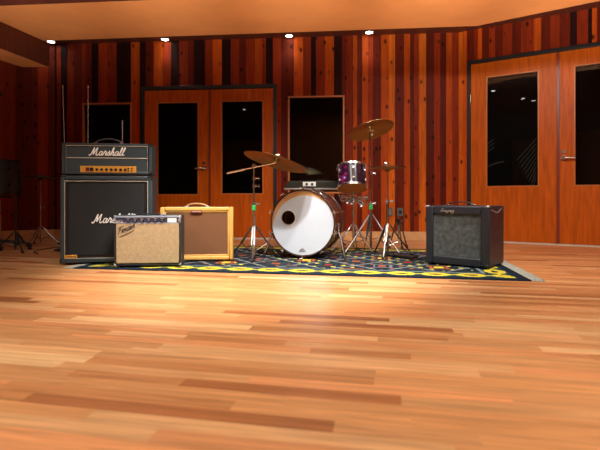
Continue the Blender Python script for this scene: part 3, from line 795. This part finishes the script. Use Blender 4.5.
# snare lying level behind the bass drum
SN = Vector((.115, 4.88, .648))
r = thing('equipment_case', 'flat black case with two-knob white plate and silver lower edge behind the bass drum', 'case', (SN.x, SN.y, SN.z))
bm = B(); poly = [(-.270,.016),(.270,.016),(.270,.090),(-.245,.090)]
f_ = [bm.verts.new((x, -.13, z)) for x, z in poly]; b_ = [bm.verts.new((x, .12, z)) for x, z in poly]
bm.faces.new(f_); bm.faces.new(b_[::-1])
for i in range(4): bm.faces.new((f_[i], b_[i], b_[(i+1) % 4], f_[(i+1) % 4]))
obj('case_body', bm, mat('black_case', (.016,.017,.012), .35), r, bevel=.005)
bm = B(); bx(bm, -.282, .282, -.140, .125, 0, .016); obj('lower_edge', bm, ALU, r, bevel=.003)
bm = B(); bx(bm, -.085, .050, -.137, -.130, .034, .080); th = obj('control_plate', bm, WHITEP, r, bevel=.002)
for x in (-.045, .012):
    bm = B(); cyl(bm, (x,-.150,.057), (x,-.137,.057), .012, .014, 18); obj('knob', bm, BLACKP, th)
def legs3(r, hub_z, foot_r, foot_z, angs, m, rr=.008, brace=None, hub_r=.02, bx_=0, by=0, foot=.012):
    for a in angs:
        ca, sa = math.cos(math.radians(a)), math.sin(math.radians(a))
        bm = B(); o = Vector((bx_, by, 0))
        p = [o+Vector((ca*hub_r, sa*hub_r, hub_z)), o+Vector((ca*foot_r*.55, sa*foot_r*.55, foot_z+(hub_z-foot_z)*.45)), o+Vector((ca*foot_r, sa*foot_r, foot_z))]
        tube(bm, p, rr, 8, flat=None)
        for sd in (-1, 1):
            t = Vector((-sa, ca, 0))*.011*sd
            tube(bm, [p[0]+t, p[1]+t], rr*.6, 6)
        l_ = obj('leg', bm, m, r)
        if brace is not None:
            bm = B(); tube(bm, [o+Vector((ca*hub_r*.8, sa*hub_r*.8, brace)), p[1]], rr*.6, 8); obj('brace', bm, m, l_)
        bm = B(); cyl(bm, p[2]+Vector((-ca*.02,-sa*.02,foot*.25)), p[2]+Vector((ca*.014,sa*.014,0)), foot, foot*.85, 12); obj('rubber_foot', bm, DRUBBER, l_)
# low stand under the case
r = thing('low_stand', 'low chrome basket stand holding the flat black case behind the bass drum', 'stand', (SN.x, SN.y, RZ))
bm = B(); cyl(bm, (0,0,.06), (0,0,.56), .012); obj('pole', bm, CHROME, r)
for k in range(3):
    a = math.radians(90+120*k); bm = B(); tube(bm, [(0,0,.56),(.06*math.cos(a),.06*math.sin(a),.610),(.11*math.cos(a),.11*math.sin(a),.632)], .007, 8); obj('basket_arm', bm, CHROME, r)
bm = B(); bmesh.ops.create_uvsphere(bm, u_segments=12, v_segments=8, radius=.022, matrix=T(0,0,.56)); obj('tilter', bm, CHROME, r)
legs3(r, .24, .20, .012, (30,150,270), CHROME, .006, .08)
# rack tom
tomM = rot('Z', 8) @ rot('X', -19) @ rot('Y', 3)
TM = Vector((.515, 4.50, .655))
tm = drum('rack_tom', 'small tom drum in glittering purple wrap right above the bass drum', TM, tomM,   .142, .225, SWIRL, HEADW, HEADOR, 6)
bm = B(); q = tomM @ Vector((.0,.145,.08)); tube(bm, [q, q+Vector((0,.03,-.04))], .012, 10); obj('mount_bracket', bm, CHROME, tm)
# tom stand
r = thing('tom_stand', 'chrome stand with a knot of clamps under the small glittering tom', 'stand', (.545, 4.64, RZ))
bm = B(); cyl(bm, (0,0,.05), (0,0,.60), .012); obj('pole', bm, CHROME, r)
bm = B(); cyl(bm, (0,0,.36), (0,0,.42), .019); obj('collar', bm, CHROME, r)
bm = B()
for a, b in (((-.13,-.02,.56),(.13,.0,.555)), ((-.11,-.05,.52),(.03,.03,.59)), ((.11,-.05,.50),(-.03,.03,.585)), ((-.15,-.03,.60),(-.12,-.02,.52)), ((.15,0,.60),(.13,0,.50)), ((0,0,.54),(.10,-.02,.47)), ((-.07,-.03,.50),(.0,0,.55))):
    tube(bm, [a, b], .009, 8)
obj('tom_arm', bm, CHROME, r)
for p in ((-.12,-.03,.56),(.12,-.005,.55),(0,-.02,.55),(-.05,-.04,.53),(.06,-.04,.53),(.09,-.02,.48),(-.02,-.03,.50)):
    bm = B(); bmesh.ops.create_uvsphere(bm, u_segments=12, v_segments=8, radius=.019, matrix=T(*p)); tube(bm, [Vector(p)+Vector((-.026,-.012,-.014)), Vector(p)+Vector((.026,-.012,.014))], .0055, 8); obj('clamp', bm, CHROME, r)
legs3(r, .28, .24, .012, (195,315,75), CHROME, .007, .10)
def cymbal_mesh(R_, bell=.045, drop=.030):
    bm = B(); pr = [(.006, 0), (bell*.55, -.003), (bell, -.018)]
    for i in range(1, 9):
        t = i/8; pr.append((bell+(R_-bell)*t, -.018-drop*t**1.4))
    pr += [(R_, -.0195-drop)]
    for i in range(8, 0, -1):
        t = i/8; pr.append((bell+(R_-bell)*t-.001, -.0205-drop*t**1.4))
    pr += [(bell-.002, -.0205), (bell*.5, -.0055), (.006, -.0025), (.006, 0)]
    lathe(bm, pr, 64); return bm
def cymbal(name, label, loc, M, R_, m=BRONZE, group=None, drop=.030):
    o = obj(name, cymbal_mesh(R_, drop=drop), m); o.matrix_world = T(*loc) @ M; tag(o, label, 'cymbal', group); return o
def collar(bm, z, r=.018, h=.03):
    cyl(bm, (0,0,z-h/2), (0,0,z+h/2), r); tube(bm, [(r,0,z),(r+.03,-.004,z)], .006, 8); tube(bm, [(r+.03,-.004,z-.016),(r+.03,-.004,z+.016)], .005, 8)

# left boom cymbal stand
LS = Vector((-.418, 4.12, RZ)); pxm = 455/4.12
top = .56+(198-166)/pxm-RZ
cy = Vector((-.205, 4.06, .925))
r = thing('cymbal_stand', 'chrome boom stand with green tape left of the bass drum holding the large ride cymbal', 'stand', LS)
bm = B(); cyl(bm, (0,0,.03), (0,0,.50), .0125); cyl(bm, (0,0,.50), (0,0,top), .009); obj('pole', bm, CHROME, r)
for z in (.50, .66, .73):
    bm = B(); collar(bm, z); obj('collar', bm, CHROME, r)
bm = B(); cyl(bm, (0,0,.440), (0,0,.488), .0185, .0185, 20); g = obj('tape', bm, GREENT, r); g['label'] = 'green tape round the pole'
bm = B(); bmesh.ops.create_uvsphere(bm, u_segments=16, v_segments=10, radius=.024, matrix=T(0,0,top)); cyl(bm, (-.0,-.03,top), (0,.03,top), .011); obj('tilter', bm, CHROME, r)
a0 = Vector((-.245, .02, top-.065)); a1 = cy-LS+Vector((-.012,0,-.05))
bm = B(); tube(bm, [a0, a1], .0065, 10); tube(bm, [a0, a0+(a1-a0)*.35], .010, 10); bo = obj('boom_arm', bm, CHROME, r)
cM = rot('Y', 15.5) @ rot('X', -7.5)
bm = B(); up = (cM.to_3x3() @ Vector((0,0,1))); cb_ = cy-LS
tube(bm, [cb_-up*.055, cb_-up*.012], .010, 12); tube(bm, [cb_-up*.05, cb_+up*.035], .0035, 8); tube(bm, [cb_+up*.004, cb_+up*.016], .011, 12); tube(bm, [cb_+up*.022-Vector((.014,0,0)), cb_+up*.022+Vector((.014,0,0))], .006, 8)
obj('cymbal_mount', bm, CHROME, bo)
legs3(r, .295, .255, .012, (272, 150, 30), DCHROME, .008, .07)
cymbal('ride_cymbal', 'large bronze ride cymbal sloping down to the right over the bass drum', cy, cM, .292)
# right crash stand
RS = Vector((.71, 4.56, RZ)); s_ = 455/4.52
cz = .56+(198-130)/s_
cy2 = Vector((.690, 4.50, cz+.035))
r = thing('cymbal_stand', 'tall chrome stand with green tape right of the drums holding the high crash cymbal', 'stand', RS)
bm = B(); cyl(bm, (0,0,.03), (0,0,.42), .0125); cyl(bm, (0,0,.42), (0,0,.80), .009); tube(bm, [(0,0,.80), (cy2-RS)+Vector((0,.008,-.06))], .0065, 8); obj('pole', bm, DCHROME, r)
for z in (.50, .80):
    bm = B(); collar(bm, z); obj('collar', bm, CHROME, r)
bm = B(); cyl(bm, (0,0,.440), (0,0,.490), .0190, .0190, 20); g = obj('tape', bm, GREENT, r); g['label'] = 'green tape round the pole'
cM2 = rot('Y', -12) @ rot('X', -16); up = (cM2.to_3x3() @ Vector((0,0,1))); cb_ = cy2-RS
bm = B(); tube(bm, [cb_-up*.075, cb_-up*.012], .010, 12); tube(bm, [cb_-up*.06, cb_+up*.035], .0035, 8); tube(bm, [cb_-up*.05-Vector((.025,0,0)), cb_-up*.05+Vector((.025,0,0))], .008, 8)
bmesh.ops.create_uvsphere(bm, u_segments=12, v_segments=8, radius=.018, matrix=T(*(cb_-up*.085))); obj('cymbal_mount', bm, CHROME, r)
legs3(r, .385, .29, .012, (200, 335, 95), CHROME, .008, .14)
cymbal('crash_cymbal', 'bronze crash cymbal mounted highest of all, tilted, right of the drums', cy2, cM2, .232)
# hi-hat
HS = Vector((.835, 4.34, RZ)); s_ = 455/4.34; hz = .56+(198-167)/s_
r = thing('hi_hat_stand', 'dark-footed hi-hat stand nearest the navy amplifier with a thin pole', 'stand', HS)
bm = B(); cyl(bm, (0,0,.03), (0,0,.52), .0115); cyl(bm, (0,0,.52), (0,0,hz-RZ+.055), .0045); obj('pole', bm, DCHROME, r)
bm = B(); collar(bm, .52); obj('collar', bm, CHROME, r)
bm = B(); cyl(bm, (0,0,hz-RZ-.045), (0,0,hz-RZ-.022), .018, .024); obj('seat_cup', bm, BLACKP, r)
bm = B(); cyl(bm, (0,0,hz-RZ+.018), (0,0,hz-RZ+.045), .010); tube(bm, [(0,0,hz-RZ+.034),(-.028,0,hz-RZ+.040)], .006, 8); obj('clutch', bm, CHROME, r)
bm = B(); bx(bm, -.04, .04, -.34, -.10, .015, .030, rot('Z', 35)); bx(bm, -.03, .03, -.10, .0, .004, .02, rot('Z', 35)); obj('pedal', bm, BLACKP, r, bevel=.004)
bm = B(); lathe(bm, [(0.013,.17),(.030,.17),(.030,.195),(.013,.195)], 20); obj('hub', bm, BLACKP, r)
legs3(r, .30, .25, .012, (250, 10, 110), DCHROME, .0075, .10)
cymbal('hi_hat_cymbal', 'upper of the two thin hi-hat cymbals', HS+Vector((0,0,hz-RZ+.026)), rot('Y', 0), .178, drop=.012)
cymbal('hi_hat_cymbal', 'lower of the two thin hi-hat cymbals, facing upward', HS+Vector((0,0,hz-RZ-.040)), rot('X', 180), .178, drop=.012)
# folded spare stand behind
r = thing('folded_stand', 'folded chrome stand leaning together behind the hi-hat stand beside the wall socket', 'stand', (1.07, 4.95, RZ+.007))
for i, (a, b) in enumerate((((-.10,0,.0),(-.02,0,.31)), ((.10,.02,.0),(.015,0,.32)), ((.02,-.10,.0),(.0,0,.31)))):
    bm = B(); tube(bm, [a, b], .0085, 8); l_ = obj('leg', bm, DCHROME, r)
    bm = B(); cyl(bm, Vector(a), Vector(a)+(Vector(b)-Vector(a))*.10, .015, .012, 10); obj('rubber_foot', bm, DRUBBER, l_)
bm = B(); cyl(bm, (0,0,.10), (0,0,.345), .010); obj('pole', bm, CHROME, r)
bm = B(); collar(bm, .30, .022); obj('collar', bm, BLACKP, r)
# bass pedal
r = thing('bass_drum_pedal', 'black foot pedal behind the bass drum', 'pedal', (.15, 4.53, RZ), -.3)
bm = B(); bx(bm, -.045, .045, .02, .27, .012, .022, rot('X', 6)); obj('footboard', bm, BLACKP, r, bevel=.003)
bm = B(); bx(bm, -.05, .05, 0, .28, 0, .008); obj('base_plate', bm, DCHROME, r)
for x in (-.05, .05):
    bm = B(); cyl(bm, (x,.03,.0), (x,.03,.20), .008); obj('post', bm, CHROME, r)
bm = B(); cyl(bm, (-.055,.03,.195), (.055,.03,.195), .007); tube(bm, [(0,.03,.195),(0,.10,.33)], .004, 8); cyl(bm, (0,.095,.33), (0,.135,.345), .02); obj('beater', bm, CHROME, r)
# drum throne, seen between the stands
r = thing('drum_throne', 'black round drum stool behind the kit', 'stool', (.30, 5.22, RZ))
bm = B(); lathe(bm, [(0,.40),(.14,.40),(.165,.415),(.17,.45),(.155,.478),(0,.485)], 32); obj('seat', bm, VINYL, r)
bm = B(); cyl(bm, (0,0,.10), (0,0,.40), .014); obj('pole', bm, DCHROME, r)
legs3(r, .30, .22, .012, (10, 130, 250), DCHROME, .008, .12)

# ------------------------------------------------------------------ pieces in the dark at left
r = thing('drum_stand', 'dark stand with star base under the black drum at the left edge', 'stand', (-3.34, 5.05, 0))
bm = B(); cyl(bm, (0,0,.07), (0,0,.59), .020); obj('pole', bm, DCHROME, r)
bm = B(); cyl(bm, (-.14,0,.575), (.14,0,.575), .012); cyl(bm, (0,-.14,.575), (0,.14,.575), .012); tube(bm, [(-.14,0,.575),(-.16,0,.59)], .01, 8); obj('cradle', bm, BLACKP, r)
for k in range(5):
    a = 2*PI*k/5+.3; bm = B(); tube(bm, [(.0,0,.09),(.18*math.cos(a),.18*math.sin(a),.065),(.30*math.cos(a),.30*math.sin(a),.050)], [.016,.013,.010], 10); l_ = obj('leg', bm, BLACKP, r)
    bm = B(); c = Vector((.30*math.cos(a), .30*math.sin(a), .024)); cyl(bm, c-Vector((0,.011,0)), c+Vector((0,.011,0)), .024, .024, 16); cyl(bm, c, c+Vector((0,0,.03)), .006); obj('caster', bm, DRUBBER, l_)
drum('tom_drum', 'black tom drum in shadow at the left edge of the photo', (-3.34, 5.05, .600), Matrix.Identity(4), .205, .37, VINYLB, VINYL, VINYL, 8, hoopm=BLACKMETAL)
CS = Vector((-3.09, 5.42, 0))
r = thing('cymbal_stand', 'dark cymbal stand on the bare floor left of the tall speaker cabinet', 'stand', CS)
bm = B(); cyl(bm, (0,0,.03), (0,0,.84), .009); obj('pole', bm, DCHROME, r)
bm = B(); cyl(bm, (0,0,.77), (0,0,.815), .024, .014); obj('felt_cup', bm, BLACKP, r)
bm = B(); collar(bm, .45); obj('collar', bm, DCHROME, r)
legs3(r, .22, .20, .012, (20, 140, 260), DCHROME, .007, .08)
cymbal('dark_cymbal', 'flat dark cymbal in shadow between the black tom and the tall speaker cabinet', CS+Vector((-.0,0,.845)), rot('Y', 2), .20, DBRONZE)
r = thing('cymbal_stand', 'second dark stand without cymbal right beside the black tom in shadow', 'stand', (-2.95, 4.72, 0))
bm = B(); cyl(bm, (0,0,.03), (0,0,.58), .009); obj('pole', bm, BLACKP, r)
legs3(r, .20, .20, .012, (80, 200, 320), BLACKP, .007, .07)
# cable on the floor
bm = B(); pts = catmull([(-2.62,4.55,.006),(-2.75,4.70,.006),(-2.78,4.92,.006),(-2.7,5.15,.006),(-2.35,5.3,.006),(-2.1,5.6,.006),(-1.7,5.7,.006)], 6)
tag(obj('cable', bm if not tube(bm, pts, .005, 8) else bm, DRUBBER), 'black cable lying on the floor behind the tall speaker cabinet', 'cable')

# ------------------------------------------------------------------ microphone stands behind the stack
def mic_stand(x, y, lean, h, label):
    r = thing('microphone_stand', label, 'stand', (x, y, 0))
    bm = B(); lathe(bm, [(0,0),(.125,0),(.125,.010),(.11,.018),(.02,.026),(0,.026)], 32); obj('base', bm, BLACKP, r)
    bm = B(); cyl(bm, (0,0,.02), (lean*.5,0,h*.55), .0095); obj('pole', bm, CHROME, r)
    bm = B(); cyl(bm, (lean*.5,0,h*.52), (lean*.5,0,h*.57), .015); obj('clutch', bm, BLACKP, r)
    bm = B(); cyl(bm, (lean*.5,0,h*.55), (lean,0,h), .006); obj('upper_pole', bm, CHROME, r)
    bm = B(); cyl(bm, (lean,0,h-.004), (lean,0,h+.02), .009, .006); obj('tip', bm, CHROME, r)
mic_stand(-2.19, 4.70, .0, 1.70, 'tall thin chrome pole stand rising in front of the left edge of the small window')
mic_stand(-2.50, 4.88, -.045, 1.75, 'tall thin leaning pole stand at the far left behind the amplifier head')
mic_stand(-1.854, 4.75, .0, 1.35, 'short thin chrome pole stand rising in front of the small window')
